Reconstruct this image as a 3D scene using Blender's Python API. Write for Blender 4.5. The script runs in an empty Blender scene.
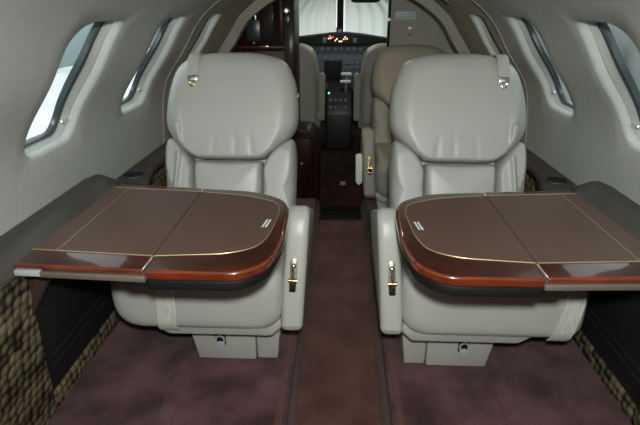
import bpy, bmesh, math, random
from mathutils import Vector, Matrix
random.seed(4)
scene = bpy.context.scene
COL = scene.collection
PI = math.pi

# ------------------------------------------------------------------ materials
def mat(name, col, rough=.6, metal=0., spec=.5, coat=0., coat_r=.05, sheen=0., emit=None, estr=0., alpha=1., trans=0.):
    m = bpy.data.materials.new(name); m.use_nodes = True
    b = m.node_tree.nodes['Principled BSDF']
    b.inputs['Base Color'].default_value = (*col, 1)
    b.inputs['Roughness'].default_value = rough
    b.inputs['Metallic'].default_value = metal
    b.inputs['Specular IOR Level'].default_value = spec
    b.inputs['Coat Weight'].default_value = coat
    b.inputs['Coat Roughness'].default_value = coat_r
    b.inputs['Sheen Weight'].default_value = sheen
    b.inputs['Transmission Weight'].default_value = trans
    if emit:
        b.inputs['Emission Color'].default_value = (*emit, 1)
        b.inputs['Emission Strength'].default_value = estr
    return m

def noisy(m, c1, c2, scale=8., detail=4., stretch=(1, 1, 1), bump=0., bscale=None, bdist=.01, lo=.35, hi=.65):
    nt = m.node_tree; n = nt.nodes; l = nt.links
    b = n['Principled BSDF']
    tc = n.new('ShaderNodeTexCoord'); mp = n.new('ShaderNodeMapping')
    mp.inputs['Scale'].default_value = stretch
    l.new(tc.outputs['Object'], mp.inputs['Vector'])
    nz = n.new('ShaderNodeTexNoise'); nz.inputs['Scale'].default_value = scale; nz.inputs['Detail'].default_value = detail
    l.new(mp.outputs['Vector'], nz.inputs['Vector'])
    r = n.new('ShaderNodeValToRGB')
    r.color_ramp.elements[0].color = (*c1, 1); r.color_ramp.elements[1].color = (*c2, 1)
    r.color_ramp.elements[0].position = lo; r.color_ramp.elements[1].position = hi
    l.new(nz.outputs['Fac'], r.inputs['Fac']); l.new(r.outputs['Color'], b.inputs['Base Color'])
    if bump:
        n2 = n.new('ShaderNodeTexNoise'); n2.inputs['Scale'].default_value = bscale or scale; n2.inputs['Detail'].default_value = 3
        l.new(tc.outputs['Object'], n2.inputs['Vector'])
        bp = n.new('ShaderNodeBump'); bp.inputs['Strength'].default_value = bump; bp.inputs['Distance'].default_value = bdist
        l.new(n2.outputs['Fac'], bp.inputs['Height']); l.new(bp.outputs['Normal'], b.inputs['Normal'])
    return m

M = {}
M['shell'] = noisy(mat('suede_liner', (.33, .325, .29), .9, spec=.2), (.380, .396, .376), (.408, .424, .402), 60, 3, bump=.06, bscale=500, bdist=.001)
M['shell2'] = noisy(mat('vestibule_liner', (.17, .165, .13), .9, spec=.2), (.36, .36, .30), (.39, .39, .325), 20, 3)
M['bulkhead'] = noisy(mat('bulkhead_fabric', (.14, .135, .11), .9, spec=.2), (.42, .415, .365), (.45, .445, .39), 40, 3)
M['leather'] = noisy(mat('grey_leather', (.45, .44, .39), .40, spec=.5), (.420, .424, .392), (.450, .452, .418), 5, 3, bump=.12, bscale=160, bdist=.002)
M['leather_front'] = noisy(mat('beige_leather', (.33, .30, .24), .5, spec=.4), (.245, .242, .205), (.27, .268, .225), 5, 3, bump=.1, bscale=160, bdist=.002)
M['leather_pilot'] = noisy(mat('cockpit_leather', (.4, .39, .35), .55, spec=.35), (.33, .325, .285), (.37, .365, .325), 5, 3)
M['seat_plastic'] = mat('grey_shroud', (.41, .415, .38), .45)
M['carpet'] = noisy(mat('burgundy_carpet', (.06, .03, .03), 1., spec=.1, sheen=.15), (.042, .014, .017), (.140, .060, .068), 7, 7, bump=.7, bscale=420, bdist=.004)
M['aisle'] = noisy(mat('brown_aisle_carpet', (.06, .03, .022), 1., spec=.1, sheen=.15), (.085, .032, .025), (.145, .062, .050), 7, 7, bump=.7, bscale=420, bdist=.004)
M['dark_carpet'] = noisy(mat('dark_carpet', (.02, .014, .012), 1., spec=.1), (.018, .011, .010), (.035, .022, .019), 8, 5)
M['step_carpet'] = noisy(mat('step_carpet', (.04, .02, .015), 1., spec=.1), (.036, .016, .013), (.062, .028, .022), 8, 5)
M['bracket'] = mat('brown_bracket', (.045, .024, .021), .5)
M['dark_panel'] = mat('pedestal_black', (.018, .021, .023), .5)
M['ledge'] = noisy(mat('dark_brown_leather', (.035, .028, .024), .45, spec=.4), (.046, .039, .033), (.058, .050, .043), 10, 3, bump=.1, bscale=200, bdist=.002)
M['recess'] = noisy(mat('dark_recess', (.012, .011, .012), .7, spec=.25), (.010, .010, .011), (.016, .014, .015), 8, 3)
M['table_leather'] = noisy(mat('table_leather', (.085, .045, .033), .55, spec=.25), (.096, .054, .040), (.108, .061, .046), 6, 3, bump=.08, bscale=300, bdist=.001)
M['edge'] = noisy(mat('flash_lit_edge', (.2, .03, .008), .25, coat=1., coat_r=.05), (.080, .012, .004), (.17, .029, .008), 14, 5, (1, 3, 3), lo=.3, hi=.7)  # brighter red stands in for flash light on the upright table edges
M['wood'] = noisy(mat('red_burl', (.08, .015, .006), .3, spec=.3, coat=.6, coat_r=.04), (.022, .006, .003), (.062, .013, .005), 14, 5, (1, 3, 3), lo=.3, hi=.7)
M['dark_wood'] = noisy(mat('dark_mahogany', (.012, .005, .004), .45, spec=.12, coat=.05, coat_r=.15), (.008, .004, .003), (.022, .009, .006), 10, 5, (4, 1, .6))
M['mid_wood'] = noisy(mat('brown_mahogany', (.05, .02, .012), .4, spec=.2, coat=.08, coat_r=.2), (.03, .012, .008), (.07, .028, .016), 10, 5, (.6, 1, 4))
M['gold'] = mat('gold_inlay', (.42, .31, .18), .4, .5)
M['seam'] = mat('leather_seam', (.20, .135, .10), .5)
M['brass'] = mat('brass', (.75, .52, .22), .25, 1.)
M['chrome'] = mat('chrome', (.8, .8, .78), .28, 1.)
M['steel'] = mat('brushed_rail', (.42, .36, .30), .4, .8)
M['pale_metal'] = mat('pale_rail', (.5, .52, .55), .4, .3)
M['black'] = mat('black_plastic', (.008, .008, .008), .6, spec=.2)
M['rubber'] = mat('window_seal', (.035, .048, .050), .35)
M['reveal'] = noisy(mat('window_reveal', (.42, .41, .38), .5, spec=.3), (.33, .335, .32), (.37, .375, .36), 12, 2)
M['strap'] = noisy(mat('belt_webbing', (.42, .41, .36), .6), (.40, .39, .34), (.46, .45, .40), 60, 2, (1, 6, 6))
M['strap_low'] = noisy(mat('satin_belt', (.6, .62, .55), .3), (.50, .51, .45), (.68, .70, .63), 60, 2, (6, 1, .4))
M['white'] = mat('white_paper', (.8, .83, .82), .7)
M['teal'] = mat('dark_teal_panel', (.02, .04, .045), .3)
M['panel'] = noisy(mat('instrument_panel', (.04, .06, .075), .5), (.035, .058, .08), (.075, .115, .145), 30, 4)
M['bezel'] = mat('instrument_bezel', (.09, .12, .14), .4)
M['knob'] = mat('grey_knob', (.2, .22, .23), .4)
M['placard'] = mat('placard_plate', (.58, .68, .69), .4)
M['print'] = mat('placard_print', (.36, .43, .44), .5)
M['lamp_red'] = mat('annunciator_red', (.5, .05, .02), .5, emit=(1., .12, .04), estr=2.0)
M['lamp_amber'] = mat('annunciator_amber', (.8, .5, .3), .5, emit=(1., .62, .38), estr=2.2)
M['lamp_green'] = mat('green_lamp', (.1, .6, .3), .5, emit=(.15, 1., .5), estr=1.3)
M['apron'] = noisy(mat('apron_concrete', (.5, .5, .48), .9), (.55, .56, .55), (.7, .7, .68), .6, 4)
M['pane_backdrop'] = noisy(mat('grey_backdrop', (.2, .2, .19), .8), (.05, .055, .053), (.16, .165, .16), .5, 2)
M['hangar'] = noisy(mat('hangar_wall', (.12, .17, .2), .8), (.14, .19, .205), (.19, .235, .25), .3, 3)
M['rib'] = mat('black_tread', (.006, .006, .006), .6)

def shade_mat():
    m = mat('sunshade_fabric', (.62, .64, .62), .9, spec=.1)
    nt = m.node_tree; n = nt.nodes; l = nt.links
    b = n['Principled BSDF']
    tr = n.new('ShaderNodeBsdfTranslucent'); tr.inputs['Color'].default_value = (.98, .92, .86, 1)
    mx = n.new('ShaderNodeMixShader'); mx.inputs['Fac'].default_value = .84
    l.new(b.outputs['BSDF'], mx.inputs[1]); l.new(tr.outputs['BSDF'], mx.inputs[2])
    l.new(mx.outputs['Shader'], n['Material Output'].inputs['Surface'])
    return m
M['sunshade'] = shade_mat()

def glass_mat():
    m = bpy.data.materials.new('window_pane'); m.use_nodes = True
    nt = m.node_tree; n = nt.nodes; l = nt.links
    n.remove(n['Principled BSDF'])
    t = n.new('ShaderNodeBsdfTransparent'); t.inputs['Color'].default_value = (.93, .98, .97, 1)
    g = n.new('ShaderNodeBsdfGlossy'); g.inputs['Roughness'].default_value = .03
    mx = n.new('ShaderNodeMixShader'); mx.inputs['Fac'].default_value = .08
    l.new(t.outputs['BSDF'], mx.inputs[1]); l.new(g.outputs['BSDF'], mx.inputs[2])
    l.new(mx.outputs['Shader'], n['Material Output'].inputs['Surface'])
    return m
M['glass'] = glass_mat()

def woven_mat():
    m = mat('woven_panel', (.2, .17, .1), .75, spec=.2)
    nt = m.node_tree; n = nt.nodes; l = nt.links
    b = n['Principled BSDF']
    tc = n.new('ShaderNodeTexCoord')
    sep = n.new('ShaderNodeSeparateXYZ'); l.new(tc.outputs['Object'], sep.inputs[0])
    cmb = n.new('ShaderNodeCombineXYZ'); l.new(sep.outputs['X'], cmb.inputs['Z']); l.new(sep.outputs['Y'], cmb.inputs['X']); l.new(sep.outputs['Z'], cmb.inputs['Y'])
    nz = n.new('ShaderNodeTexNoise'); nz.inputs['Scale'].default_value = 22
    l.new(tc.outputs['Object'], nz.inputs['Vector'])
    ad = n.new('ShaderNodeMixRGB'); ad.blend_type = 'ADD'; ad.inputs['Fac'].default_value = .012
    l.new(cmb.outputs[0], ad.inputs[1]); l.new(nz.outputs['Color'], ad.inputs[2])
    v = n.new('ShaderNodeTexVoronoi'); v.inputs['Scale'].default_value = 37; v.inputs['Randomness'].default_value = .35
    l.new(ad.outputs[0], v.inputs['Vector'])
    r = n.new('ShaderNodeValToRGB'); e = r.color_ramp.elements
    e[0].position = .32; e[0].color = (.215, .185, .11, 1); e[1].position = .68; e[1].color = (.012, .010, .008, 1)
    l.new(v.outputs['Distance'], r.inputs['Fac'])
    mm = n.new('ShaderNodeMixRGB'); mm.blend_type = 'MULTIPLY'; mm.inputs['Fac'].default_value = .55
    rr = n.new('ShaderNodeValToRGB'); rr.color_ramp.elements[0].color = (.35, .3, .2, 1); rr.color_ramp.elements[1].color = (1, 1, 1, 1)
    sp = n.new('ShaderNodeSeparateColor'); l.new(v.outputs['Color'], sp.inputs[0])
    l.new(sp.outputs[0], rr.inputs['Fac'])
    l.new(r.outputs['Color'], mm.inputs[1]); l.new(rr.outputs['Color'], mm.inputs[2])
    l.new(mm.outputs[0], b.inputs['Base Color'])
    inv = n.new('ShaderNodeMath'); inv.operation = 'SUBTRACT'; inv.inputs[0].default_value = 1.
    l.new(v.outputs['Distance'], inv.inputs[1])
    bp = n.new('ShaderNodeBump'); bp.inputs['Strength'].default_value = .9; bp.inputs['Distance'].default_value = .006
    l.new(inv.outputs[0], bp.inputs['Height']); l.new(bp.outputs['Normal'], b.inputs['Normal'])
    return m
M['woven'] = woven_mat()

# ------------------------------------------------------------------ mesh helpers
def obj(name, bm, m, parent=None, smooth=True, angle=40):
    bmesh.ops.recalc_face_normals(bm, faces=bm.faces)
    me = bpy.data.meshes.new(name); bm.to_mesh(me); bm.free()
    o = bpy.data.objects.new(name, me); COL.objects.link(o)
    me.materials.append(M[m] if isinstance(m, str) else m)
    if smooth:
        for p in me.polygons: p.use_smooth = True
        try: me.set_sharp_from_angle(angle=math.radians(angle))
        except Exception: pass
    if parent: o.parent = parent
    return o

def tag(o, label=None, cat=None, group=None, kind=None):
    if label: o['label'] = label
    if cat: o['category'] = cat
    if group: o['group'] = group
    if kind: o['kind'] = kind
    return o

def empty(name, loc, label, cat, group=None, rz=0):
    o = bpy.data.objects.new(name, None); COL.objects.link(o)
    o.location = loc; o.rotation_euler = (0, 0, rz); o.empty_display_size = .05
    return tag(o, label, cat, group)

def struct(name, bm, m, parent=None, smooth=True, angle=40):
    o = obj(name, bm, m, parent, smooth, angle)
    if parent is None: o['kind'] = 'structure'
    return o

def box(bm, x0, x1, y0, y1, z0, z1, bev=0., seg=2):
    b2 = bmesh.new()
    x0, x1 = min(x0, x1), max(x0, x1); y0, y1 = min(y0, y1), max(y0, y1); z0, z1 = min(z0, z1), max(z0, z1)
    bmesh.ops.create_cube(b2, size=1)
    for v in b2.verts:
        v.co = Vector(((x0 + x1) / 2 + v.co.x * (x1 - x0), (y0 + y1) / 2 + v.co.y * (y1 - y0), (z0 + z1) / 2 + v.co.z * (z1 - z0)))
    if bev: bmesh.ops.bevel(b2, geom=list(b2.edges), offset=bev, segments=seg, affect='EDGES', profile=.5)
    merge(bm, b2); return bm

def merge(bm, b2, mtx=None):
    if mtx is not None: b2.transform(mtx)
    me = bpy.data.meshes.new('tmp'); b2.to_mesh(me); b2.free(); bm.from_mesh(me); bpy.data.meshes.remove(me)

def prism(bm, pts, axis, a, b, bev=0., seg=2):
    """polygon pts extruded from a to b along axis: 'x' -> pts (y,z), 'y' -> pts (x,z), 'z' -> pts (x,y)"""
    def P(p, t):
        return {'x': (t, p[0], p[1]), 'y': (p[0], t, p[1]), 'z': (p[0], p[1], t)}[axis]
    b2 = bmesh.new()
    A = [b2.verts.new(P(p, a)) for p in pts]; B = [b2.verts.new(P(p, b)) for p in pts]
    n = len(pts)
    b2.faces.new(A[::-1]); b2.faces.new(B)
    for i in range(n): b2.faces.new((A[i], A[(i + 1) % n], B[(i + 1) % n], B[i]))
    bmesh.ops.recalc_face_normals(b2, faces=b2.faces)
    if bev:
        es = [e for e in b2.edges if len(e.link_faces) == 2 and e.calc_face_angle(0) > math.radians(28)]
        bmesh.ops.bevel(b2, geom=es, offset=bev, segments=seg, affect='EDGES', profile=.5)
    merge(bm, b2); return bm

def cyl(bm, c, r, h, axis='z', n=20, r2=None, bev=0.):
    b2 = bmesh.new()
    bmesh.ops.create_cone(b2, cap_ends=True, segments=n, radius1=r, radius2=r if r2 is None else r2, depth=h)
    if bev:
        es = [e for e in b2.edges if e.calc_face_angle(0) > 1.]
        bmesh.ops.bevel(b2, geom=es, offset=bev, segments=2, affect='EDGES')
    m = {'z': Matrix.Identity(4), 'x': Matrix.Rotation(PI / 2, 4, 'Y'), 'y': Matrix.Rotation(-PI / 2, 4, 'X')}[axis]
    merge(bm, b2, Matrix.Translation(c) @ m); return bm

def sphere(bm, c, r, sc=(1, 1, 1), n=14):
    b2 = bmesh.new(); bmesh.ops.create_uvsphere(b2, u_segments=n, v_segments=n // 2 + 2, radius=r)
    merge(bm, b2, Matrix.Translation(c) @ Matrix.Diagonal((*sc, 1))); return bm

def torus(bm, c, R, r, axis='y', n=24, k=8, sc=(1, 1, 1)):
    b2 = bmesh.new(); V = []
    for i in range(n):
        a = 2 * PI * i / n
        V.append([b2.verts.new(((R + r * math.cos(2 * PI * j / k)) * math.cos(a), (R + r * math.cos(2 * PI * j / k)) * math.sin(a), r * math.sin(2 * PI * j / k))) for j in range(k)])
    for i in range(n):
        for j in range(k):
            b2.faces.new((V[i][j], V[(i + 1) % n][j], V[(i + 1) % n][(j + 1) % k], V[i][(j + 1) % k]))
    m = {'z': Matrix.Identity(4), 'x': Matrix.Rotation(PI / 2, 4, 'Y'), 'y': Matrix.Rotation(-PI / 2, 4, 'X')}[axis]
    merge(bm, b2, Matrix.Translation(c) @ Matrix.Diagonal((*sc, 1)) @ m); return bm

def tube(bm, pts, r, n=10, closed=False):
    pts = [Vector(p) for p in pts]; N = len(pts); V = []
    for i, p in enumerate(pts):
        t = (pts[(i + 1) % N] - pts[i - 1]) if closed else (pts[min(i + 1, N - 1)] - pts[max(i - 1, 0)])
        t.normalize()
        u = Vector((0, 0, 1)) if abs(t.z) < .9 else Vector((1, 0, 0))
        s = t.cross(u).normalized(); w = s.cross(t).normalized()
        rr = r[i] if isinstance(r, (list, tuple)) else r
        V.append([bm.verts.new(p + s * rr * math.cos(2 * PI * j / n) + w * rr * math.sin(2 * PI * j / n)) for j in range(n)])
    for i in range(N if closed else N - 1):
        for j in range(n):
            bm.faces.new((V[i][j], V[i][(j + 1) % n], V[(i + 1) % N][(j + 1) % n], V[(i + 1) % N][j]))
    if not closed: bm.faces.new(V[0]); bm.faces.new(V[-1][::-1])
    return bm

def ribbon(bm, pts, side, w, t):
    """strap through pts (Vectors), width w along side, thickness t"""
    pts = [Vector(p) for p in pts]; side = Vector(side).normalized(); R = []
    for i, p in enumerate(pts):
        d = (pts[min(i + 1, len(pts) - 1)] - pts[max(i - 1, 0)]).normalized()
        nn = d.cross(side).normalized()
        R.append([bm.verts.new(p + side * a * w / 2 + nn * b * t / 2) for a, b in ((-1, -1), (1, -1), (1, 1), (-1, 1))])
    for i in range(len(R) - 1):
        for j in range(4): bm.faces.new((R[i][j], R[i][(j + 1) % 4], R[i + 1][(j + 1) % 4], R[i + 1][j]))
    bm.faces.new(R[0]); bm.faces.new(R[-1][::-1]); return bm

def rpoly(pts, rad, seg=7):
    """polygon with rounded corners"""
    out = []; n = len(pts)
    for i in range(n):
        p = Vector(pts[i]); a = Vector(pts[i - 1]); b = Vector(pts[(i + 1) % n])
        r = rad[i] if isinstance(rad, (list, tuple)) else rad
        da = (a - p); db = (b - p); la, lb = da.length, db.length; da.normalize(); db.normalize()
        r = min(r, la * .48, lb * .48)
        if r < 1e-5: out.append(tuple(p)); continue
        for k in range(seg + 1):
            t = k / seg
            q = (p + da * r) * (1 - t) ** 2 + p * 2 * t * (1 - t) + (p + db * r) * t ** 2
            out.append(tuple(q))
    return out

def resample(pts, n):
    P = [Vector(p) for p in pts]; P.append(P[0]); L = [0]
    for i in range(1, len(P)): L.append(L[-1] + (P[i] - P[i - 1]).length)
    out = []; j = 0
    for k in range(n):
        s = L[-1] * k / n
        while L[j + 1] < s: j += 1
        t = (s - L[j]) / max(L[j + 1] - L[j], 1e-9)
        out.append(P[j].lerp(P[j + 1], t))
    return out

def smooth_closed(pts, n):
    out = []; N = len(pts)
    for i in range(N):
        p0, p1, p2, p3 = (Vector(pts[(i + k - 1) % N]) for k in range(4))
        for k in range(8):
            t = k / 8
            out.append(.5 * ((2 * p1) + (p2 - p0) * t + (2 * p0 - 5 * p1 + 4 * p2 - p3) * t * t + (3 * p1 - p0 - 3 * p2 + p3) * t ** 3))
    return resample(out, n)

def pillow(bm, outline, T, r, mp, back=.03, dome=.0, disp=None, n=96, inner=10):
    """puffy pad: outline (closed, star shaped) in the plane, height T, edge radius r; mp(u,v,h)->xyz"""
    O = resample(outline, n)
    c = sum(O, Vector((0, 0))) / n
    ds = [0, .12, .25, .42, .6, .8, 1.0]
    rings = []
    rings.append([mp(p.x, p.y, -back) for p in O])
    rf = r if callable(r) else (lambda p: r)
    for d in ds:
        ring = []
        for p in O:
            R = (c - p).length; t = min(d * rf(p) / R, .9)
            q = p.lerp(c, t); h = T * math.sqrt(max(0, 1 - (1 - d) ** 2)) + dome * (1 - (1 - t) ** 2)
            if disp: h += disp(q.x, q.y) * d
            ring.append(mp(q.x, q.y, h))
        rings.append(ring)
    for k in range(1, inner):
        ring = []
        for p in O:
            R = (c - p).length; t0 = min(rf(p) / R, .9); t = t0 + (1 - t0) * k / inner
            q = p.lerp(c, t); h = T + dome * (1 - (1 - t) ** 2)
            if disp: h += disp(q.x, q.y)
            ring.append(mp(q.x, q.y, h))
        rings.append(ring)
    V = [[bm.verts.new(p) for p in ring] for ring in rings]
    for a, b in zip(V, V[1:]):
        for i in range(n): bm.faces.new((a[i], a[(i + 1) % n], b[(i + 1) % n], b[i]))
    h = T + dome + (disp(c.x, c.y) if disp else 0)
    cv = bm.verts.new(mp(c.x, c.y, h))
    for i in range(n): bm.faces.new((V[-1][i], V[-1][(i + 1) % n], cv))
    bm.faces.new(V[0][::-1])
    return bm

def loft(bm, secs, cap=True):
    V = [[bm.verts.new(p) for p in s] for s in secs]; n = len(V[0])
    for a, b in zip(V, V[1:]):
        for i in range(n): bm.faces.new((a[i], a[(i + 1) % n], b[(i + 1) % n], b[i]))
    if cap: bm.faces.new(V[0][::-1]); bm.faces.new(V[-1])
    return bm

# ------------------------------------------------------------------ cabin shell
PROF = [(.797, .42), (.785, .58), (.757, .74), (.662, .88), (.570, 1.013), (.40, 1.13), (.2, 1.20), (0, 1.22)]
def catmull(P, k=14):
    Q = [P[0]] + list(P) + [P[-1]]; out = []
    for i in range(1, len(Q) - 2):
        p0, p1, p2, p3 = (Vector(Q[i + j - 1]) for j in range(4))
        for s in range(k):
            t = s / k
            out.append(.5 * ((2 * p1) + (p2 - p0) * t + (2 * p0 - 5 * p1 + 4 * p2 - p3) * t * t + (3 * p1 - p0 - 3 * p2 + p3) * t ** 3))
    out.append(Vector(P[-1])); return out
PC = catmull(PROF)
PL = [0]
for i in range(1, len(PC)): PL.append(PL[-1] + (PC[i] - PC[i - 1]).length)
def prof(s):
    s = max(0, min(PL[-1], s))
    for i in range(1, len(PL)):
        if PL[i] >= s:
            t = (s - PL[i - 1]) / (PL[i] - PL[i - 1]); return PC[i - 1].lerp(PC[i], t)
    return PC[-1]
def pnorm(s):                                     # outward
    d = (prof(s + .01) - prof(s - .01)).normalized()
    return Vector((d.y, -d.x))
def s_of_z(z):
    lo, hi = 0, PL[-1]
    for _ in range(40):
        m = (lo + hi) / 2
        if prof(m).y < z: lo = m
        else: hi = m
    return lo
def shellp(side, y, s, off=0.):
    p = prof(s) + pnorm(s) * off
    return Vector((side * p.x, y, p.y))

WIN = [(1.130, 1.375), (1.695, 1.940), (2.26, 2.505)]
S0, S1 = s_of_z(.700), s_of_z(1.012)
def rrect(y0, y1, s0, s1, r, n=6):
    pts = []
    for sx, sy, r, a0 in ((1, 1, .035, 0), (-1, 1, .075, 90), (-1, -1, .045, 180), (1, -1, .055, 270)):
        cx = y1 - r if sx > 0 else y0 + r; cy = s1 - r if sy > 0 else s0 + r
        for k in range(n + 1):
            a = math.radians(a0 + 90 * k / n); pts.append((cx + r * math.cos(a), cy + r * math.sin(a)))
    return pts

def build_wall(side, name):
    bm = bmesh.new()
    M_ = .055
    sl = [0, S0 * .5, S0 - M_] + [S0 - M_ + (S1 - S0 + 2 * M_) * k / 8 for k in range(1, 8)] + [S1 + M_]
    top = s_of_z(1.13)
    sl += [S1 + M_ + (top - S1 - M_) * k / 2 for k in (1, 2)]
    cells = [(a - M_, b + M_) for a, b in WIN]
    yl = [-.9, -.4, .2, .7]
    for a, b in cells: yl += [a + (b - a) * k / 6 for k in range(7)]
    yl += [2.8, 3.2, 3.6, 4.0, 4.4, 4.9]
    yl = sorted(set(round(y, 5) for y in yl))
    vd = {}
    def V(i, j):
        if (i, j) not in vd: vd[(i, j)] = bm.verts.new(shellp(side, yl[i], sl[j]))
        return vd[(i, j)]
    iw = []
    for a, b in cells:
        i0 = min(range(len(yl)), key=lambda i: abs(yl[i] - a)); iw.append((i0, i0 + 6))
    j0, j1 = 2, 10
    for i in range(len(yl) - 1):
        for j in range(len(sl) - 1):
            if any(a <= i < b for a, b in iw) and j0 <= j < j1: continue
            bm.faces.new((V(i, j), V(i + 1, j), V(i + 1, j + 1), V(i, j + 1)))
    for (i0, i1), (wa, wb) in zip(iw, WIN):
        # boundary loop of the cell, counter-clockwise from the +y side
        loop = [(i1, j) for j in range(j0, j1)] + [(i, j1) for i in range(i1, i0, -1)] + [(i0, j) for j in range(j1, j0, -1)] + [(i, j0) for i in range(i0, i1)]
        outer = [V(*q) for q in loop]; oc = [(yl[i], sl[j]) for i, j in loop]
        cy, cs = (wa + wb) / 2, (S0 + S1) / 2
        dense = [Vector(p) for p in resample(rrect(wa, wb, S0, S1, .065), 400)]
        inn = []
        for (y, s) in oc:                       # match by normalised angle
            a = math.atan2((s - cs) / (S1 - S0), (y - cy) / (wb - wa))
            inn.append(min(dense, key=lambda p: abs((math.atan2((p.y - cs) / (S1 - S0), (p.x - cy) / (wb - wa)) - a + PI) % (2 * PI) - PI)))
        # denser inner boundary: fan each outer edge to several inner samples
        N = len(loop)
        full = []; starts = []
        for k in range(N):
            starts.append(len(full))
            a = inn[k]; b = inn[(k + 1) % N]
            ia = min(range(400), key=lambda q: (dense[q] - a).length); ib = min(range(400), key=lambda q: (dense[q] - b).length)
            d = (ib - ia) % 400
            for q in range(3): full.append(dense[(ia + round(d * q / 3)) % 400])
        F = len(full)
        def ring(t_in, off):
            out = []
            for p in full:
                d = Vector((cy, cs)) - p; L = d.length
                q = p + Vector((d.x, d.y * (.4 if t_in > 0 else 1))) * (t_in / L)
                out.append(bm.verts.new(shellp(side, q.x, q.y, off)))
            return out
        r0 = ring(-.009, 0); r1 = ring(-.001, .003); r2 = ring(.003, .011); r3 = ring(.006, .030)
        for k in range(N):
            a = starts[k]
            seq = [r0[(a + q) % F] for q in range(4)]
            bm.faces.new([outer[k]] + seq[::-1][-1:] + [])if False else None
            bm.faces.new((outer[k], seq[0], seq[1])) ; bm.faces.new((outer[k], seq[1], seq[2], outer[(k + 1) % N])); bm.faces.new((outer[(k + 1) % N], seq[2], seq[3]))
        for A, B in ((r0, r1), (r1, r2), (r2, r3)):
            for q in range(F): bm.faces.new((A[q], A[(q + 1) % F], B[(q + 1) % F], B[q]))
    return struct(name, bm, 'shell', angle=60)
build_wall(-1, 'wall_left'); build_wall(1, 'wall_right')

def win_ring(side, wa, wb, loops, name, m, parent=None, fill=False):
    """loops: list of (inset, offset)"""
    bm = bmesh.new(); cy, cs = (wa + wb) / 2, (S0 + S1) / 2
    dense = resample(rrect(wa, wb, S0, S1, .065), 72); R = []
    for ins, off in loops:
        ring = []
        for p in dense:
            d = Vector((cy, cs)) - p; L = d.length; q = p + Vector((d.x, d.y * .35)) * (ins / L); ring.append(bm.verts.new(shellp(side, q.x, q.y, off)))
        R.append(ring)
    for A, B in zip(R, R[1:]):
        for k in range(72): bm.faces.new((A[k], A[(k + 1) % 72], B[(k + 1) % 72], B[k]))
    if fill:
        c = bm.verts.new(shellp(side, cy, cs, loops[-1][1]))
        for k in range(72): bm.faces.new((R[-1][k], R[-1][(k + 1) % 72], c))
    return obj(name, bm, m, parent, angle=50)

k = 0
for side in (-1, 1):
    for wa, wb in WIN:
        k += 1
        w = win_ring(side, wa, wb, [(.004, .022), (.013, .026), (.017, .034), (.030, .039), (.034, .052)], 'window_%d' % k, 'reveal')
        w['kind'] = 'structure'
        win_ring(side, wa, wb, [(.028, .039), (.031, .036), (.041, .040), (.045, .054)], 'window_seal', 'rubber', w)
        win_ring(side, wa, wb, [(.042, .052)], 'window_pane', 'glass', w, True)
        bm = bmesh.new()                       # shade handle at the lower forward corner
        c = shellp(side, wb - .022, S0 + .045, .024)
        cyl(bm, c, .0045, .022, 'y', 12, bev=.001); sphere(bm, c + Vector((0, .010, 0)), .006); sphere(bm, c + Vector((0, -.010, 0)), .006)
        obj('shade_handle', bm, 'chrome', w)

# ceiling
bm = bmesh.new()
top = s_of_z(1.13); row = []
ss = [top + (PL[-1] - top) * i / 8 for i in range(9)]
cx = [(-1, s) for s in ss] + [(1, s) for s in ss[::-1][1:]]
R_ = [[bm.verts.new(shellp(sd, y, s)) for sd, s in cx] for y in (-.9, .5, 1.5, 2.5, 3.5, 4.9)]
for a, b in zip(R_, R_[1:]):
    for i in range(len(a) - 1): bm.faces.new((a[i], a[i + 1], b[i + 1], b[i]))
struct('ceiling', bm, 'shell')

# inner liner of the vestibule: arch strips
def arch(name, y0, y1, th, m, z0=.42, bev=.0):
    bm = bmesh.new(); s0 = 0
    ss = [PL[-1] * i / 40 for i in range(41)]
    pts = [(-1, s) for s in ss] + [(1, s) for s in ss[::-1][1:]]
    secs = []
    for sd, s in pts:
        secs.append([shellp(sd, y0, s, .01), shellp(sd, y0, s, -th * .6), shellp(sd, y0 + .006, s, -th), shellp(sd, y1 - .006, s, -th), shellp(sd, y1, s, -th * .6), shellp(sd, y1, s, .01)])
    loft(bm, secs); return struct(name, bm, m, angle=50)
arch('trim_1', 2.142, 2.156, .004, 'shell')
arch('trim_2', 2.96, 3.06, .055, 'shell2')

# lower side walls (woven dado with a dark table-stowage recess), floors
for side, nm in ((-1, 'left'), (1, 'right')):
    x = side * .80; xi = side * .79
    bm = bmesh.new()
    q = [(.685, -.9, .523), (.86, -.9, .523), (.86, -.9, 0), (.79, -.9, 0), (.685, .925, .523), (.86, .925, .523), (.86, 1.055, 0), (.79, 1.055, 0)]
    q = [bm.verts.new((side * a_, b_, c_)) for a_, b_, c_ in q]
    for f_ in ((0, 1, 2, 3), (4, 5, 6, 7), (0, 1, 5, 4), (1, 2, 6, 5), (2, 3, 7, 6), (3, 0, 4, 7)): bm.faces.new([q[i_] for i_ in f_])
    box(bm, xi, side * .86, 1.60, 3.0, .0, .445, .006)
    struct('trim_3' if side < 0 else 'trim_4', bm, 'woven')
    bm = bmesh.new(); box(bm, xi, side * .86, 1.055, 1.60, .0, .058, .006)
    struct('baseboard_' + nm, bm, 'woven')
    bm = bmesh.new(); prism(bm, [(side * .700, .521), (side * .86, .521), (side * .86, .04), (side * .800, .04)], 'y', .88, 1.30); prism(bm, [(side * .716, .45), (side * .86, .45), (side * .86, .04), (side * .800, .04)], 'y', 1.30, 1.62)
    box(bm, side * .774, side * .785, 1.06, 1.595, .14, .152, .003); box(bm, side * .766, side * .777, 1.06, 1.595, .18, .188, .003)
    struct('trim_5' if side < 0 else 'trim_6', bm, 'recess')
bm = bmesh.new()
for s in (-1, 1):
    box(bm, s * .146, s * .88, -.9, 4.9, -.05, 0)
struct('floor', bm, 'carpet')
bm = bmesh.new(); box(bm, -.16, .16, -.9, 2.95, -.17, -.13)
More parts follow.
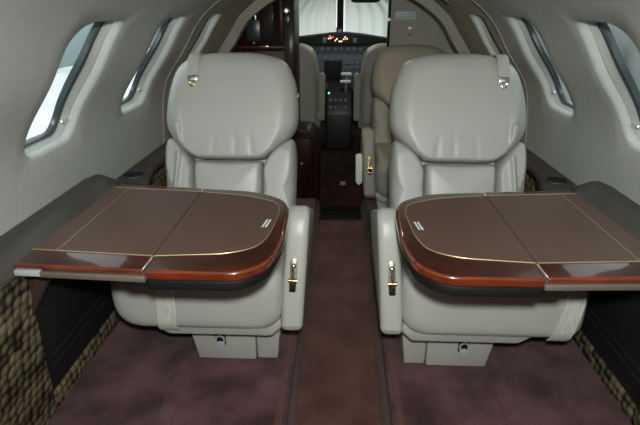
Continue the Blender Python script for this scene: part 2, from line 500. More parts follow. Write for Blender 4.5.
a = struct('floor_aisle', bm, 'aisle')
bm = bmesh.new(); box(bm, -.16, .16, 2.94, 2.975, -.13, 0, .006)
struct('trim_16', bm, 'step_carpet')
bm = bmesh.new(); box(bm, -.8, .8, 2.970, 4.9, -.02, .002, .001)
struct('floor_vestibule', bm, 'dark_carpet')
# carpet-wrapped edges of the dropped aisle
for s in (-1, 1):
    bm = bmesh.new()
    prism(bm, [(s * .128, -.13), (s * .158, .003), (s * .162, .007), (s * .176, .006), (s * .18, -.13)], 'y', -.9, 2.94)
    struct('trim_7' if s < 0 else 'trim_8', bm, 'aisle')
    bm = bmesh.new()                              # seat-track covers under the carpet
    box(bm, s * .455, s * .50, -.9, 2.6, -.01, .012, .008, 3)
    struct('trim_9' if s < 0 else 'trim_10', bm, 'carpet')
bm = bmesh.new(); box(bm, -.9, .9, -.95, -.9, -.2, 1.3)
struct('wall_back', bm, 'shell')

# ribbed black tread at the foot of the step
t = empty('step_tread', (0, 2.83, -.13), 'ribbed black tread plate on the aisle floor before the carpeted step', 'tread')
bm = bmesh.new(); box(bm, -.125, .125, -.10, .105, 0, .008, .002); obj('plate', bm, 'rib', t)
bm = bmesh.new()
for i in range(7): box(bm, -.12, .12, -.09 + i * .028, -.078 + i * .028, .008, .014, .002)
obj('ribs', bm, 'black', t)
t = empty('floor_latch', (0.012, 2.975, 0), 'small grey latch on top of the carpeted step at the cockpit end', 'latch')
bm = bmesh.new(); box(bm, -.07, .03, -.012, .012, 0, .006, .002); obj('plate', bm, 'black', t)
bm = bmesh.new(); box(bm, -.018, .018, -.016, .016, .006, .028, .005); obj('catch', bm, 'knob', t)

# ------------------------------------------------------------------ side ledges
def ledge(side, label):
    root = empty('side_ledge', (0, 0, 0), label, 'ledge', 'padded ledges along the cabin walls')
    def interp(y, tab):
        for (a, va), (b, vb) in zip(tab, tab[1:]):
            if a <= y <= b:
                t = (y - a) / (b - a); t = t * t * (3 - 2 * t); return va + (vb - va) * t
        return tab[0][1] if y < tab[0][0] else tab[-1][1]
    TOP = [(-.9, .560), (1.25, .560), (1.42, .560), (1.60, .492), (2.3, .487), (2.8, .48)]
    INN = [(-.9, .678), (.9, .678), (1.30, .662), (1.37, .662), (1.47, .700), (1.545, .690), (1.62, .672), (1.70, .690), (1.80, .712), (2.8, .725)]
    THK = [(-.9, .036), (1.25, .036), (1.5, .035), (2.8, .03)]
    BUL = [(-.9, .008), (1.10, .008), (1.38, .014), (1.57, .002), (2.8, .002)]
    bm = bmesh.new(); secs = []
    ys = [-.9, 0, .5, .9] + [1.1 + .02 * i for i in range(46)] + [2.2, 2.5, 2.8]
    for y in ys:
        zt, xi, th, bu = interp(y, TOP), interp(y, INN), interp(y, THK), interp(y, BUL)
        xo = .7865; w = xo - xi; sec = []
        r = th * .5
        for kk in range(9):                       # rounded inner nose
            a = math.radians(-90 + 180 * kk / 8); sec.append((xi + r - r * math.cos(a), zt - r + r * math.sin(a) - bu))
        for kk in range(1, 8):
            f = kk / 8; sec.append((xi + r + (w - r) * f, zt - bu + bu * 2 * math.sin(PI * min(1, f * .9))))
        sec.append((xo, zt)); sec.append((xo, zt - th))
        secs.append([(side * p[0], y, p[1]) for p in sec])
    loft(bm, secs); obj('ledge_pad', bm, 'ledge', root, angle=60)
    bm = bmesh.new(); torus(bm, (side * .738, 1.665, .4935), .036, .0035, 'z', 32, 8, (1, 1.05, 1)); obj('cup_rim', bm, 'ledge', root)
    bm = bmesh.new(); cyl(bm, (side * .738, 1.665, .4935), .035, .004, 'z', 32); obj('cup_shade_disc', bm, 'black', root)  # flat black disc stands in for the shade inside the cup hole
    return root
ledge(-1, 'dark brown padded side ledge with cup holder along the left cabin wall')
ledge(1, 'dark brown padded side ledge with cup holder along the right cabin wall')

# ------------------------------------------------------------------ folding tables
def lit_edge_faces(o):
    o.data.materials.append(M['edge'])  # side faces take the flash-lit colour, the top keeps the darker one
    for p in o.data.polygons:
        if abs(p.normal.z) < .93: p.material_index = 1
def table(side, label):
    T = empty('folding_table', (side * .66, 1.1, 0), label, 'table', 'folding tables in front of the cabin seats')
    T0 = Vector((side * .66, 1.1, 0))
    def loc(b): b.transform(Matrix.Translation(-T0)); return b
    s = -1 if side < 0 else 1
    X = lambda x: side * x + (-.006 if side < 0 else .003)
    zt = .559
    inb = rpoly([(.394, .866), (.20, .864), (.148, .912), (.128, 1.02), (.132, 1.20), (.150, 1.275), (.235, 1.338), (.394, 1.357)], [0, .06, .04, .1, .1, .05, .06, 0])
    bm = bmesh.new()
    b2 = bmesh.new(); prism(b2, [(X(x), y) for x, y in inb], 'z', zt - .024, zt, .008, 4); merge(bm, b2)
    lf = obj('inboard_leaf', loc(bm), 'wood', T, angle=50); lit_edge_faces(lf)
    bm = bmesh.new(); prism(bm, [(X(.394 + (x - .394) * .975), 1.1 + (y - 1.1) * .975) for x, y in inb], 'z', zt - .048, zt - .0245, .004)  # black band put in as the flash shadow below the leaf edge
    obj('shadow_band', loc(bm), 'black', T, angle=50)
    out = [(.396, .868), (.674, .884), (.655, 1.385), (.396, 1.357)]
    bm = bmesh.new(); prism(bm, [(X(x), y) for x, y in out], 'z', zt - .013, zt, .005, 2)
    lf = obj('outboard_leaf', loc(bm), 'wood', T, angle=50); lit_edge_faces(lf)
    # metal rail under the outboard leaf's edge + dark frame beneath
    bm = bmesh.new(); prism(bm, [(X(.392), .862), (X(.615), .874), (X(.615), .886), (X(.392), .876)], 'z', zt - .026, zt - .0135, .0015)
    obj('hinge_rail', loc(bm), 'steel', T)
    bm = bmesh.new(); prism(bm, [(X(.617), .876), (X(.672), .878), (X(.672), .91), (X(.617), .91)], 'z', zt - .026, zt - .0135, .002)
    obj('rail_end', loc(bm), 'pale_metal', T)
    bm = bmesh.new(); box(bm, X(.40), X(.65), .905, 1.33, zt - .042, zt - .0135, .004)
    box(bm, X(.398), X(.44), .88, .905, zt - .046, zt - .0265, .003)
    obj('table_frame', loc(bm), 'black', T)
    # leather inlays and their gold line
    ins = rpoly([(.394, .928), (.24, .944), (.18, .978), (.162, 1.05), (.156, 1.19), (.17, 1.25), (.26, 1.298), (.394, 1.322)], [0, .07, .05, .06, .06, .04, .08, 0])
    bm = bmesh.new(); prism(bm, [(X(x), y) for x, y in ins], 'z', zt - .004, zt + .0012)
    obj('leather_inlay', loc(bm), 'table_leather', T)
    bm = bmesh.new(); prism(bm, [(X(.3965), .928), (X(.668), .948), (X(.654), 1.350), (X(.3965), 1.322)], 'z', zt - .004, zt + .0012)
    obj('leather_inlay', loc(bm), 'table_leather', T)
    bm = bmesh.new()
    tube(bm, [(X(x), y, zt + .0012) for x, y in ins], .0013, 6)
    tube(bm, [(X(.3965), .928, zt + .0012), (X(.668), .948, zt + .0012)], .0015, 6)
    tube(bm, [(X(.3965), 1.322, zt + .0012), (X(.654), 1.35, zt + .0012)], .0013, 6)
    obj('inlay_line', loc(bm), 'gold', T)
    bm = bmesh.new(); tube(bm, [(X(.612), .945, zt + .0010), (X(.612), 1.345, zt + .0010)], .0018, 6)
    obj('leather_seam', loc(bm), 'seam', T)
    for y0, y1 in ((.868, .924), (1.326, 1.352)):
        bm = bmesh.new(); box(bm, X(.3925), X(.3975), y0, y1, zt - .008, zt + .0016, .0008); obj('hinge', loc(bm), 'chrome', T)
    # small white double-bar mark on the leather
    bm = bmesh.new()
    for dx in (0, .008):
        prism(bm, [(X(.176 + dx), 1.085), (X(.1805 + dx), 1.085), (X(.1745 + dx), 1.130), (X(.170 + dx), 1.130)], 'z', zt, zt + .0018)
    obj('maker_mark', loc(bm), 'white', T, smooth=False)
    # support arm folding out of the wall recess
    bm = bmesh.new(); prism(bm, [(X(.622), .532), (X(.675), .532), (X(.732), .395), (X(.712), .375)], 'y', .945, .970, .006)
    obj('support_arm', loc(bm), 'bracket', T)
    return T
table(-1, 'folding table with brown leather top and red wood edge before the left seat')
table(1, 'folding table with brown leather top and red wood edge before the right seat')

# ------------------------------------------------------------------ cabin seats
AL = math.atan(.357)
def seat(loc, a, label, lm, scale=1., strap_u=.115, lap_x=-.082, lap=True, warm=False, cw=.246, cr=.085):
    """a = +1: aisle on the seat's +x side"""
    S = empty('cabin_seat', loc, label, 'seat', 'rear-facing leather cabin seats')
    S.scale = (scale,) * 3
    def mp(u, v, h):                               # seat-back plane
        return Vector((a * u, v * math.sin(AL) - h * math.cos(AL), .36 + v * math.cos(AL) + h * math.sin(AL)))
    # shell behind the pads
    so = smooth_closed([(-.19, -.06), (-.215, .08), (-.20, .2), (-.21, .32), (-.20, .44), (-.165, .52), (-.08, .555), (0, .56), (.1, .558), (.18, .53), (.215, .44), (.225, .32), (.20, .2), (.222, .08), (.20, -.06), (0, -.06)], 96)
    bm = bmesh.new()
    pillow(bm, so, .085, .05, lambda u, v, h: mp(u, v, -.035 - h), back=-.01)
    obj('backrest', bm, lm, S, angle=60)
    # upper pad
    up = smooth_closed([(-.105, .188), (0, .186), (.11, .188), (.142, .203), (.176, .230), (.216, .268), (.240, .31), (.245, .37), (.240, .43), (.226, .488), (.194, .538), (.12, .562), (.03, .568), (-.07, .564), (-.140, .547), (-.186, .512), (-.212, .45), (-.226, .38), (-.228, .31), (-.210, .268), (-.172, .230), (-.138, .203)], 110)
    def wr(u, v):
        x = u + .172 + .10 * (v - .30)
        d = .020 * math.exp(-(x / (.016 if x < 0 else .007)) ** 2) * math.exp(-((v - .33) / .095) ** 2)      # welt fold on the outboard wing
        for cu, sl in ((-.045, .1), (.085, -.1), (.03, .0)):   # pulls in the leather above the tuck
            x = u - cu - sl * (v - .24)
            d -= .0022 * math.exp(-(x / .010) ** 2) * math.exp(-((v - .225) / .04) ** 2)
        return d
    bm = bmesh.new(); pillow(bm, up, .052, lambda p: .016 + .056 * min(1, max(0, (p.y - .215) / .09)), mp, back=.04, dome=.006, disp=wr, n=200, inner=44)
    obj('upper_pad', bm, lm, S, angle=80)
    lp = smooth_closed([(-.118, -.05), (-.119, .03), (-.122, .10), (-.122, .16), (-.115, .181), (-.08, .183), (0, .181), (.08, .183), (.117, .181), (.124, .16), (.124, .10), (.121, .03), (.120, -.05), (0, -.055)], 96)
    bm = bmesh.new(); pillow(bm, lp, .050, .020, mp, back=.04, dome=.012); obj('lumbar_pad', bm, lm, S, angle=80)
    for q, e in ((-1, 0), (1, .012)):
        bo = smooth_closed([(q * .120, -.05), (q * .122, .03), (q * .124, .10), (q * .126, .165), (q * .156, .218), (q * (.200 + e), .260), (q * (.220 + e), .255), (q * (.228 + e), .20), (q * (.228 + e), .13), (q * (.226 + e), .05), (q * (.222 + e), -.05), (q * .17, -.06)], 120)
        def fold(u, v): return .012 * math.exp(-((u + .178 - .10 * (v - .1)) / .008) ** 2) if q < 0 else 0
        bm = bmesh.new(); pillow(bm, bo, .052, lambda p: .020 + .030 * min(1, max(0, (q * p.x - .185) / .03)), mp, back=.05, dome=.003, disp=fold, inner=24); obj('side_bolster', bm, lm, S, angle=80)
    # seat cushion
    bm = bmesh.new(); secs = []
    def csec(y, k, dz):
        w = cw - k; z0 = .178 + dz * 1.0; z1 = .372 - dz * .8
        p = rpoly([(-w, z0), (.242 - k, z0), (.242 - k, z1), (-w, z1)], [cr, .075, .05, .05], 9)
        return [(a * x, y, z) for x, z in resample(p, 64)]
    for y, kk, dz in ((-.480, .060, .05), (-.478, .035, .030), (-.472, .018, .015), (-.460, .007, .006), (-.445, .001, .001), (-.42, 0, 0), (-.25, 0, 0), (0, 0, 0), (.06, .005, .005)):
        secs.append(csec(y, kk, dz))
    loft(bm, secs); obj('seat_cushion', bm, lm, S, angle=60)
    # pan and pedestal
    bm = bmesh.new(); prism(bm, [(a * x, z) for x, z in [(-.14, .178), (-.10, .152), (.205, .152), (.238, .185), (.238, .21), (-.14, .21)]], 'y', -.455, .06, .010, 2)
    obj('seat_pan', bm, 'seat_plastic', S)
    P = bmesh.new(); prism(P, [(a * x, z) for x, z in [(-.075, .155), (-.045, 0), (.140, 0), (.140, .155)]], 'y', -.37, .05, .006)
    pd = obj('pedestal', P, 'seat_plastic', S)
    P = bmesh.new(); prism(P, [(a * x, z) for x, z in [(.1425, .155), (.1425, 0), (.208, 0), (.222, .155)]], 'y', -.362, .04, .006)
    obj('side_cover', P, 'seat_plastic', pd)
    b_ = bmesh.new(); box(b_, a * .030 - .016, a * .030 + .016, -.378, -.366, .055, .105, .004); obj('latch_recess', b_, 'black', pd)
    b_ = bmesh.new(); cyl(b_, (a * .030, -.380, .060), .015, .012, 'y', 20, bev=.003); torus(b_, (a * .030, -.380, .080), .013, .003, 'y', 20, 8, (1, 1, 1.3)); obj('latch', b_, 'pale_metal', pd)
    # armrest on the aisle side
    ap = [(-.482, .188), (-.400, .470), (-.378, .508), (-.345, .522), (-.31, .512), (-.20, .455), (.05, .36), (.05, .26), (-.03, .20)]
    bm = bmesh.new(); prism(bm, rpoly(ap, [.02, .05, .03, .03, .03, .05, .02, .03, .03], 4), 'x', a * .234, a * .298, .018, 4)
    for v_ in bm.verts: v_.co.x += a * .016 * (v_.co.z - .2) / .3
    am = obj('armrest', bm, lm, S, angle=60)
    # arm latch, on the sloping front face
    fa = math.atan2(.082, .282)
    mtx = Matrix.Translation((a * .268, -.4520 + .0025, .292)) @ Matrix.Rotation(a * .05, 4, 'Y') @ Matrix.Rotation(-fa, 4, 'X')   # local z runs up the face, -y sticks out
    def put(b): b.transform(mtx); return b
    b = bmesh.new(); prism(b, rpoly([(-.010, .010), (.010, .010), (.010, .108), (-.010, .108)], .009, 4), 'y', -.006, .004, .0015); hp = obj('latch_plate', put(b), 'brass' if warm else 'steel', am)
    b = bmesh.new(); box(b, -.009, .009, -.012, -.004, .012, .040, .003); obj('latch_base', put(b), 'black', hp)
    b = bmesh.new(); tube(b, [(0, -.010, .040), (0, -.020, .055), (0, -.020, .072), (0, -.010, .086)], .0045, 8); sphere(b, (0, -.012, .088), .008); obj('latch_lever', put(b), 'chrome', hp)
    b = bmesh.new(); cyl(b, (0, -.013, .046), .0065, .026, 'x', 14, bev=.0015); torus(b, (0, -.010, .024), .007, .002, 'y', 16, 6); obj('latch_knob', put(b), 'brass', hp)
    # shoulder strap over the top outboard corner
    if lap:
        b = bmesh.new(); u = -strap_u
        ribbon(b, [mp(u, v, h) for v, h in ((.40, -.135), (.50, -.130), (.545, -.10), (.556, -.05), (.560, .0), (.556, .026), (.545, .045), (.525, .058), (.495, .066), (.470, .068))], (1, 0, 0), .038, .004)
        st = obj('shoulder_strap', b, 'strap', S)
        b = bmesh.new(); c = mp(u, .462, .073)
        R3 = Matrix.Translation(c) @ Matrix.Rotation(-AL, 4, 'X')
        box(b, -.017, .017, -.004, .004, -.010, .010, .003); b.transform(R3); bk = obj('buckle', b, 'chrome', st)
        b = bmesh.new(); torus(b, (0, -.003, -.019), .009, .0024, 'y', 20, 8); b.transform(R3); obj('buckle_hook', b, 'brass' if a > 0 else 'chrome', bk)
        # lap strap hanging over the cushion's front
        b = bmesh.new(); x = a * lap_x
        sk = a * -.008 if lap_x > -.16 else a * .016
        pts = [(x, -.30, .375), (x, -.43, .376), (x, -.462, .362), (x, -.4775, .345), (x, -.4850, .31), (x + sk * .3, -.4855, .26), (x + sk * .7, -.4845, .220), (x + sk, -.478, .193), (x + sk, -.460, .174)]
        ribbon(b, pts, (1, 0, 0), .054, .004); obj('lap_strap', b, 'strap_low', S)
    return S
seat((-.406, 1.662, 0), 1, 'light grey leather cabin seat behind the left folding table', 'leather', cw=.254)
seat((.411, 1.655, 0), -1, 'light grey leather cabin seat behind the right folding table', 'leather', strap_u=.126, lap_x=-.215, cw=.268, cr=.05)
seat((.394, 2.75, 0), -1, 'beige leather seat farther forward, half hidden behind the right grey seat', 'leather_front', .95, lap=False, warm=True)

# white paper hanging by that seat's arm
t = bmesh.new(); prism(t, [(.070, .355), (.088, .362), (.104, .358), (.106, .215), (.090, .20), (.074, .215)], 'y', 2.42, 2.45, .003)
tag(obj('folded_paper', t, 'white'), 'white folded paper hanging beside the armrest of the forward beige seat', 'paper')

# ------------------------------------------------------------------ galley cabinet (left) and low cabinet
G = empty('galley_cabinet', (-.55, 3.05, 0), 'tall dark glossy wood cabinet at the front left behind the left seat', 'cabinet')
def gl(b): b.transform(Matrix.Translation((.55, -3.05, 0))); return b
b = bmesh.new(); prism(b, [(-.285, 0), (-.775, 0), (-.775, .44), (-.76, .60), (-.725, .75), (-.66, .88), (-.545, 1.0), (-.385, 1.11), (-.285, 1.15)], 'y', 3.08, 3.44, .004); obj('carcass', gl(b), 'dark_wood', G)
b = bmesh.new(); prism(b, [(-.40, .845), (-.64, .845), (-.60, .92), (-.50, 1.015), (-.40, 1.085)], 'y', 3.06, 3.08, .004); d = obj('upper_door', gl(b), 'dark_wood', G)
b = bmesh.new(); box(b, -.560, -.480, 3.052, 3.062, .858, .975, .004); obj('inset_panel', gl(b), 'teal', d)
b = bmesh.new(); sphere(b, (-.518, 3.048, .848), .009); obj('knob', gl(b), 'chrome', d)
b = bmesh.new(); cyl(b, (-.505, 3.056, 1.005), .008, .06, 'z', 16, bev=.003); obj('flash_highlight_bar', gl(b), 'chrome', d)  # chrome bar stands in for a flash highlight on the glossy cabinet edge
b = bmesh.new(); box(b, -.68, -.34, 3.045, 3.10, .815, .832, .004); obj('counter', gl(b), 'mid_wood', G)
b = bmesh.new(); box(b, -.485, -.43, 3.036, 3.042, .826, .832, .001); obj('counter_trim', gl(b), 'brass', G)
b = bmesh.new(); box(b, -.70, -.34, 3.06, 3.08, .10, .805, .005); d = obj('lower_door', gl(b), 'mid_wood', G)
b = bmesh.new(); sphere(b, (-.56, 3.05, .79), .009); obj('knob', gl(b), 'chrome', d)
b = bmesh.new(); box(b, -.372, -.345, 3.05, 3.08, .85, 1.09, .008); obj('pilaster', gl(b), 'mid_wood', G)
b = bmesh.new(); sphere(b, (-.270, 3.10, .53), .015, (1, 1, 2)); obj('side_handle', gl(b), 'brass', G)
b = bmesh.new(); cyl(b, (-.325, 3.06, 1.022), .018, .03, 'y', 20, bev=.004); torus(b, (-.325, 3.045, 1.022), .014, .004, 'y'); obj('lock', gl(b), 'chrome', G)
b = bmesh.new(); box(b, -.342, -.308, 3.062, 3.08, .945, 1.0, .003); obj('lock_plate', gl(b), 'teal', G)

L = empty('low_cabinet', (-.18, 2.78, 0), 'low dark glossy wood cabinet on the vestibule floor left of the aisle', 'cabinet')
def ll(b): b.transform(Matrix.Translation((.18, -2.78, 0))); return b
b = bmesh.new(); prism(b, rpoly([(-.29, 0), (-.125, 0), (-.125, .37), (-.17, .42), (-.29, .42)], [0, 0, .04, .05, .02], 5), 'y', 2.74, 2.93, .008); obj('carcass', ll(b), 'dark_wood', L)
b = bmesh.new(); box(b, -.275, -.165, 2.728, 2.742, .04, .36, .006); d = obj('door', ll(b), 'dark_wood', L)
b = bmesh.new(); sphere(b, (-.225, 2.722, .22), .008); obj('knob', ll(b), 'chrome', d)

# ------------------------------------------------------------------ forward bulkhead and cockpit
def shellpoly(x_in, z_top=1.19):
    """cabin cross-section right of x_in (positive side)"""
    pts = [(x_in, -.02), (.83, -.02), (.83, .42)]
    for i in range(41):
        p = prof(PL[-1] * i / 40)
        if p.x > x_in: pts.append((p.x + .012, p.y + .008))
    pts.append((x_in, prof(s_of_z(1.2)).y if x_in < .2 else max(q[1] for q in pts)))
    return pts
for s, nm in ((-1, 'wall_front_left'), (1, 'wall_front_right')):
    b = bmesh.new(); xi_ = .328 if s < 0 else .304
    b = bmesh.new(); prism(b, [(s * x, z) for x, z in shellpoly(xi_)], 'y', 3.50, 3.54)
    struct(nm, b, 'bulkhead', smooth=False)
    b = bmesh.new(); box(b, s * (xi_ - .012), s * (xi_ + .002), 3.485, 3.555, 0, 1.165, .004)
    struct('trim_11' if s < 0 else 'trim_12', b, 'black')
b = bmesh.new(); box(b, -.9, .9, 4.86, 4.9, -.1, .70)
struct('wall_front', b, 'black')

t = empty('placard', (.402, 3.50, .99), 'pale blue-grey placard with faint lettering on the front right bulkhead', 'placard')
b = bmesh.new(); prism(b, rpoly([(-.066, -.024), (.066, -.024), (.066, .024), (-.066, .024)], .01), 'y', -.006, 0, .001); obj('plate', b, 'placard', t)
b = bmesh.new()
for z in (.007, -.008):
    x = -.05
    while x < .045:
        w = random.uniform(.006, .014); box(b, x, x + w, -.0072, -.0055, z - .004, z + .004); x += w + .004
obj('lettering', b, 'print', t, smooth=False)
t = empty('coat_hook', (.435, 3.50, .89), 'small chrome coat hook below the placard on the right bulkhead', 'hook')
b = bmesh.new(); cyl(b, (0, -.004, .022), .010, .008, 'y', 16, bev=.002); obj('base', b, 'chrome', t)
b = bmesh.new(); tube(b, [(0, -.006, .022), (0, -.03, .012), (0, -.034, -.01), (-.006, -.02, -.024), (-.012, -.012, -.018)], .004, 8); tube(b, [(0, -.03, .008), (.012, -.03, -.016), (.016, -.026, -.014)], .003, 8); obj('prongs', b, 'chrome', t)
t = bmesh.new(); cyl(t, (.295, 3.482, .965), .009, .008, 'y', 14, bev=.002); sphere(t, (.295, 3.478, .965), .006)
tag(obj('door_catch', t, 'chrome'), 'tiny chrome catch on the dark edge of the cockpit opening', 'catch')

# pilots' seats
def pilot(sx, label):
    P = empty('pilot_seat', (-.35 if sx < 0 else .312, 3.70, 0), label, 'seat', 'cockpit seats')
    lo = rpoly([(-.17, .20), (.17, .20), (.178, .60), (.145, .755), (.06, .795), (-.06, .795), (-.145, .755), (-.178, .60)], [.03, .03, .06, .07, .04, .04, .07, .06])
    b = bmesh.new(); pillow(b, lo, .05, .05, lambda u, v, h: Vector((u, .10 - h - .02, v)), back=.09, dome=.01); obj('backrest', b, 'leather_pilot', P, angle=80)
    b = bmesh.new(); prism(b, rpoly([(-.17, .30), (.17, .30), (.15, .02), (-.15, .02)], .02), 'y', .05, .09, .008); obj('lower_skirt', b, 'leather_pilot', P)
    b = bmesh.new(); box(b, -.19, .19, .05, .48, .18, .30, .03, 3); obj('seat_cushion', b, 'leather_pilot', P)
    b = bmesh.new(); box(b, -.15, .15, .0, .42, 0, .18, .02, 2); obj('seat_base', b, 'knob', P)
    for q in (-1, 1):
        b = bmesh.new(); prism(b, rpoly([(q * .178, .26), (q * .225, .26), (q * .228, .58), (q * .205, .605), (q * .178, .58)], .014, 4), 'y', -.02, .06, .010, 3); obj('folded_armrest', b, 'leather_pilot', P)
    for q in (-1, 1):
        b = bmesh.new(); tube(b, [(q * .178, .01, .59), (q * .168, .0, .68), (q * .142, .01, .758)], .006, 8); obj('piping', b, 'strap', P)
    return P
pilot(-1, 'grey cockpit seat seen from behind on the left side of the cockpit')
pilot(1, 'grey cockpit seat seen from behind on the right side of the cockpit')

# instrument panel with glareshield
I = empty('instrument_panel', (0, 4.4, 0), 'dark instrument panel with lit warning lights under the windshield', 'instrument panel')
def il(b): b.transform(Matrix.Translation((0, -4.4, 0))); return b
gs = [(-.66, .77), (-.42, .80), (-.22, .822), (-.08, .838), (.04, .840), (.18, .826), (.42, .79), (.66, .76), (.66, .742), (-.66, .742)]
b = bmesh.new(); prism(b, gs, 'y', 4.32, 4.62, .012, 2); obj('glareshield', il(b), 'black', I)
b = bmesh.new(); box(b, -.66, .66, 4.40, 4.45, .38, .745, .006); obj('panel_face', il(b), 'panel', I)
for x0, x1, z0, z1 in ((-.145, -.010, .455, .61), ):
    b = bmesh.new(); box(b, x0 - .008, x1 + .008, 4.385, 4.402, z0 - .008, z1 + .008, .004); f = obj('screen_bezel', il(b), 'black', I)
    b = bmesh.new(); box(b, x0, x1, 4.381, 4.388, z0, z1, .002); obj('screen', il(b), M['black'], f)
for x in (-.52, -.42, -.32, .32, .42, .52):
    for z in (.46, .58):
        b = bmesh.new(); torus(b, (x, 4.397, z), .038, .006, 'y'); g = obj('gauge_bezel', il(b), 'bezel', I)
        b = bmesh.new(); cyl(b, (x, 4.398, z), .036, .006, 'y', 24); obj('gauge_dial', il(b), 'panel', g)
for x in (-.17, -.12, -.06, -.01, .05, .10, .15):
    b = bmesh.new(); cyl(b, (x, 4.392, .715), .014, .02, 'y', 16, bev=.003); obj('knob', il(b), 'knob', I)
for x in (.03, .08, .13, .18):
    for z in (.50, .56, .60):
        b = bmesh.new(); box(b, x - .018, x + .018, 4.392, 4.402, z - .014, z + .014, .003); obj('radio_module', il(b), 'bezel', I)
for x, w, z, m in ((-.115, .010, .757, 'lamp_amber'), (-.098, .010, .759, 'lamp_amber'), (-.082, .010, .768, 'lamp_red'), (-.060, .010, .742, 'lamp_amber'), (-.048, .010, .754, 'lamp_amber'), (-.026, .012, .735, 'lamp_amber'), (-.010, .012, .735, 'lamp_amber'), (.008, .010, .752, 'lamp_amber'), (.020, .010, .768, 'lamp_amber'), (.036, .010, .756, 'lamp_amber'), (-.105, .014, .775, 'lamp_red'), (.022, .012, .752, 'lamp_red')):
    b = bmesh.new(); box(b, x - w / 2, x + w / 2, 4.314, 4.326, z + .038, z + .048, .002); obj('warning_light', il(b), m, I)
b = bmesh.new(); box(b, -.165, -.135, 4.312, 4.326, .765, .81, .003); obj('standby_gauge', il(b), 'bezel', I)
b = bmesh.new(); box(b, .085, .115, 4.312, 4.326, .768, .805, .003); obj('standby_gauge', il(b), 'bezel', I)

# centre pedestal between the pilots
Cn = empty('centre_pedestal', (-.03, 4.1, 0), 'dark control pedestal with green light between the cockpit seats', 'control pedestal')
def cl(b): b.transform(Matrix.Translation((.03, -4.1, 0))); return b
b = bmesh.new(); prism(b, [(3.85, 0), (4.37, 0), (4.37, .46), (4.25, .44), (3.95, .31), (3.85, .27)], 'x', -.116, .076, .012); obj('pedestal_body', cl(b), 'dark_panel', Cn)
b = bmesh.new(); sphere(b, (-.105, 4.10, .396), .009); obj('green_light', cl(b), 'lamp_green', Cn)
for x, z0 in ((.03, .47), (.035, .53)):
    b = bmesh.new(); box(b, x - .045, x + .04, 4.14, 4.165, z0, z0 + .022, .006); h = obj('lever_grip', cl(b), 'white' , Cn)
    b = bmesh.new(); box(b, x - .006, x + .006, 4.147, 4.16, .36, z0 + .004, .002); obj('lever_stem', cl(b), 'knob', h)
for x in (-.09, -.05, -.01, .03):
    for y, z in ((3.93, .302), (4.01, .345)):
        b = bmesh.new(); cyl(b, (x, y, z + .008), .013, .024, 'z', 14, bev=.003); obj('dial_knob', cl(b), 'knob', Cn)

# windshield, post and sunshades
def fabric(x0, x1, label, ph):
    b = bmesh.new(); nx, nz = 60, 12; V = []
    for j in range(nz + 1):
        z = .66 + (1.16 - .66) * j / nz; rowv = []
        for i in range(nx + 1):
            lim = prof(s_of_z(z)).x - .035
            xa, xb = max(x0, -lim), min(x1, lim); x = xa + (xb - xa) * i / nx
            y = 4.66 - .30 * (z - .75) + .010 * math.sin(i * .55 + ph) + .012 * math.exp(-((i - 34) / 3.5) ** 2) - .008 * math.exp(-((i - 15) / 3) ** 2)
            rowv.append(b.verts.new((x, y, z)))
        V.append(rowv)
    for j in range(nz):
        for i in range(nx): b.faces.new((V[j][i], V[j][i + 1], V[j + 1][i + 1], V[j + 1][i]))
    return tag(obj('sunshade', b, 'sunshade', angle=80), label, 'sunshade', 'sunshades on the windshield')
fabric(-.60, -.055, 'white fabric sunshade over the left half of the cockpit windshield', 0)
fabric(.008, .58, 'white fabric sunshade over the right half of the cockpit windshield', 1.2)
b = bmesh.new(); prism(b, [(4.60, .70), (4.68, .70), (4.57, 1.17), (4.49, 1.17)], 'x', -.052, .006, .008); struct('trim_13', b, 'black')
for s, nm in ((-1, 'window_7'), (1, 'window_8')):
    b = bmesh.new(); prism(b, [(4.715, .68), (4.725, .68), (4.58, 1.17), (4.57, 1.17)], 'x', s * .62, s * .03 if s > 0 else -.03); struct(nm, b, 'glass', smooth=False)
t = empty('compass', (-.025, 4.53, .845), 'small black compass on the windshield centre post', 'compass')
b = bmesh.new(); box(b, -.030, .030, -.035, .03, -.025, .035, .008); obj('housing', b, 'black', t)
b = bmesh.new(); cyl(b, (0, -.038, .005), .018, .008, 'y', 18); obj('dial', b, 'knob', t)
t = empty('sun_visor', (.18, 4.42, 1.10), 'dark sun visor at the top of the right windshield', 'visor')
b = bmesh.new(); prism(b, rpoly([(-.12, -.015), (-.10, -.03), (.09, -.03), (.12, -.015), (.12, .07), (-.12, .07)], .012), 'y', -.006, .006, .002); obj('visor_panel', b, 'black', t)
b = bmesh.new(); cyl(b, (0, 0, .06), .007, .24, 'x', 12); obj('visor_rod', b, 'knob', t)
b = bmesh.new(); box(b, -.012, .012, -.01, .01, .06, .106, .003); obj('bracket', b, 'knob', t)

# overhead air vent on the right arch
t = empty('air_vent', tuple(shellp(1, 2.66, s_of_z(1.075), -.004)), 'dark oval air vent overhead on the right vestibule liner', 'vent')
b = bmesh.new(); nx = pnorm(s_of_z(1.075)); rot = Vector((0, 0, 1)).rotation_difference(Vector((-nx.x, 0, -nx.y))).to_matrix().to_4x4()
b2 = bmesh.new(); torus(b2, (0, 0, .002), .030, .007, 'z', 24, 8, (1, 1.7, 1)); merge(b, b2, rot); obj('vent_ring', b, 'knob', t)
b = bmesh.new(); b2 = bmesh.new(); cyl(b2, (0, 0, .003), .024, .010, 'z', 24, bev=.002); merge(b, b2, rot @ Matrix.Diagonal((1, 1.6, 1, 1))); obj('vent_core', b, 'black', t)

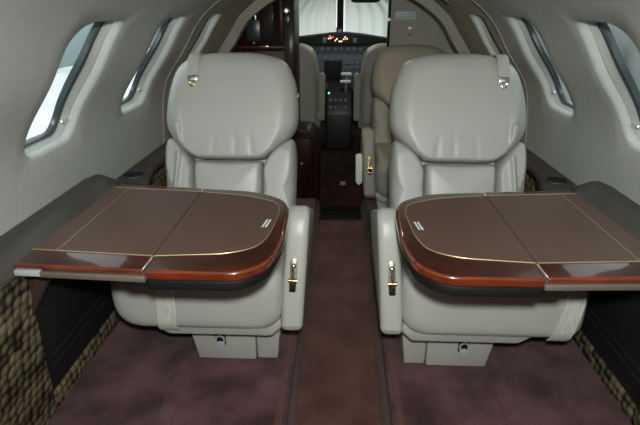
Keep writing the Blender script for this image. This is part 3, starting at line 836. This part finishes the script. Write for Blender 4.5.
# vestibule lining: darker skin between seam and bulkhead, just inside the shell, windows left clear
for side in (-1, 1):
    b = bmesh.new()
    s_hi = PL[-1]
    yA, yB = 2.165, 2.96; wa, wb = WIN[2]
    def patch(y0, y1, s0, s1):
        ny, ns = 3, 12
        V = [[b.verts.new(shellp(side, y0 + (y1 - y0) * i / ny, s0 + (s1 - s0) * j / ns, -.004)) for j in range(ns + 1)] for i in range(ny + 1)]
        for i in range(ny):
            for j in range(ns): b.faces.new((V[i][j], V[i + 1][j], V[i + 1][j + 1], V[i][j + 1]))
    patch(yA, wa - .012, 0, s_hi); patch(wb + .012, yB, 0, s_hi); patch(wa - .012, wb + .012, 0, S0 - .012); patch(wa - .012, wb + .012, S1 + .012, s_hi)
    struct('trim_14' if side < 0 else 'trim_15', b, 'shell2')

# ------------------------------------------------------------------ outside
b = bmesh.new(); box(b, -60, 60, -60, 60, -1.9, -1.85)
struct('ground', b, 'apron')
for x0, x1, nm in ((-24, -14, 'wall_hangar_left'), (7, 16, 'wall_backdrop_right')):  # right block is added to cut the bright sky behind the right panes
    b = bmesh.new(); box(b, x0, x1, -40, 55, -1.85, 4.5); struct(nm, b, 'hangar' if x0 < 0 else 'pane_backdrop', smooth=False)

# ------------------------------------------------------------------ light
W = bpy.data.worlds.new('World'); scene.world = W; W.use_nodes = True
nt = W.node_tree; n = nt.nodes; l = nt.links
tc = n.new('ShaderNodeTexCoord'); sp = n.new('ShaderNodeSeparateXYZ'); l.new(tc.outputs['Generated'], sp.inputs[0])
r = n.new('ShaderNodeValToRGB'); e = r.color_ramp.elements
e[0].position = .0; e[0].color = (.92, .97, .96, 1); e[1].position = .5; e[1].color = (.60, .67, .69, 1)
l.new(sp.outputs['Z'], r.inputs['Fac']); l.new(r.outputs['Color'], n['Background'].inputs['Color'])
n['Background'].inputs['Strength'].default_value = 3.4

def lamp(name, kind, loc, energy, color, target=None, **kw):
    d = bpy.data.lights.new(name, kind); d.energy = energy; d.color = color
    for k_, v in kw.items(): setattr(d, k_, v)
    o = bpy.data.objects.new(name, d); COL.objects.link(o); o.location = loc
    if target: o.rotation_euler = (Vector(target) - Vector(loc)).to_track_quat('-Z', 'Y').to_euler()
    return o
lamp('camera_flash', 'SPOT', (.01, -.02, 1.165), 72, (.975, 1., .955), (.0, 1.7, .62), spot_size=math.radians(172), spot_blend=.9, shadow_soft_size=.03)
lamp('vestibule_downlight', 'AREA', (.05, 2.35, 1.17), 1.2, (1., .74, .48), (.05, 2.35, 0), shape='DISK', size=.10)

lamp('cockpit_fill_light', 'AREA', (0, 3.95, 1.12), 1.6, (1., .97, .9), (0, 3.95, 0), shape='DISK', size=.12)  # added fill light without a fitting, lifts the dim cockpit

# ------------------------------------------------------------------ camera
cd = bpy.data.cameras.new('Camera'); cam = bpy.data.objects.new('Camera', cd); COL.objects.link(cam)
cd.sensor_width = 36; cd.lens = 500 / 640 * 36; cd.clip_start = .02
cam.location = (-.010, 0, 1.05); cam.rotation_euler = (math.radians(90 - 22.5), 0, math.radians(2.33))
scene.camera = cam
vs = scene.view_settings
vs.view_transform = 'Standard'; vs.look = 'None'; vs.gamma = 1; vs.use_curve_mapping = False; vs.exposure = 0
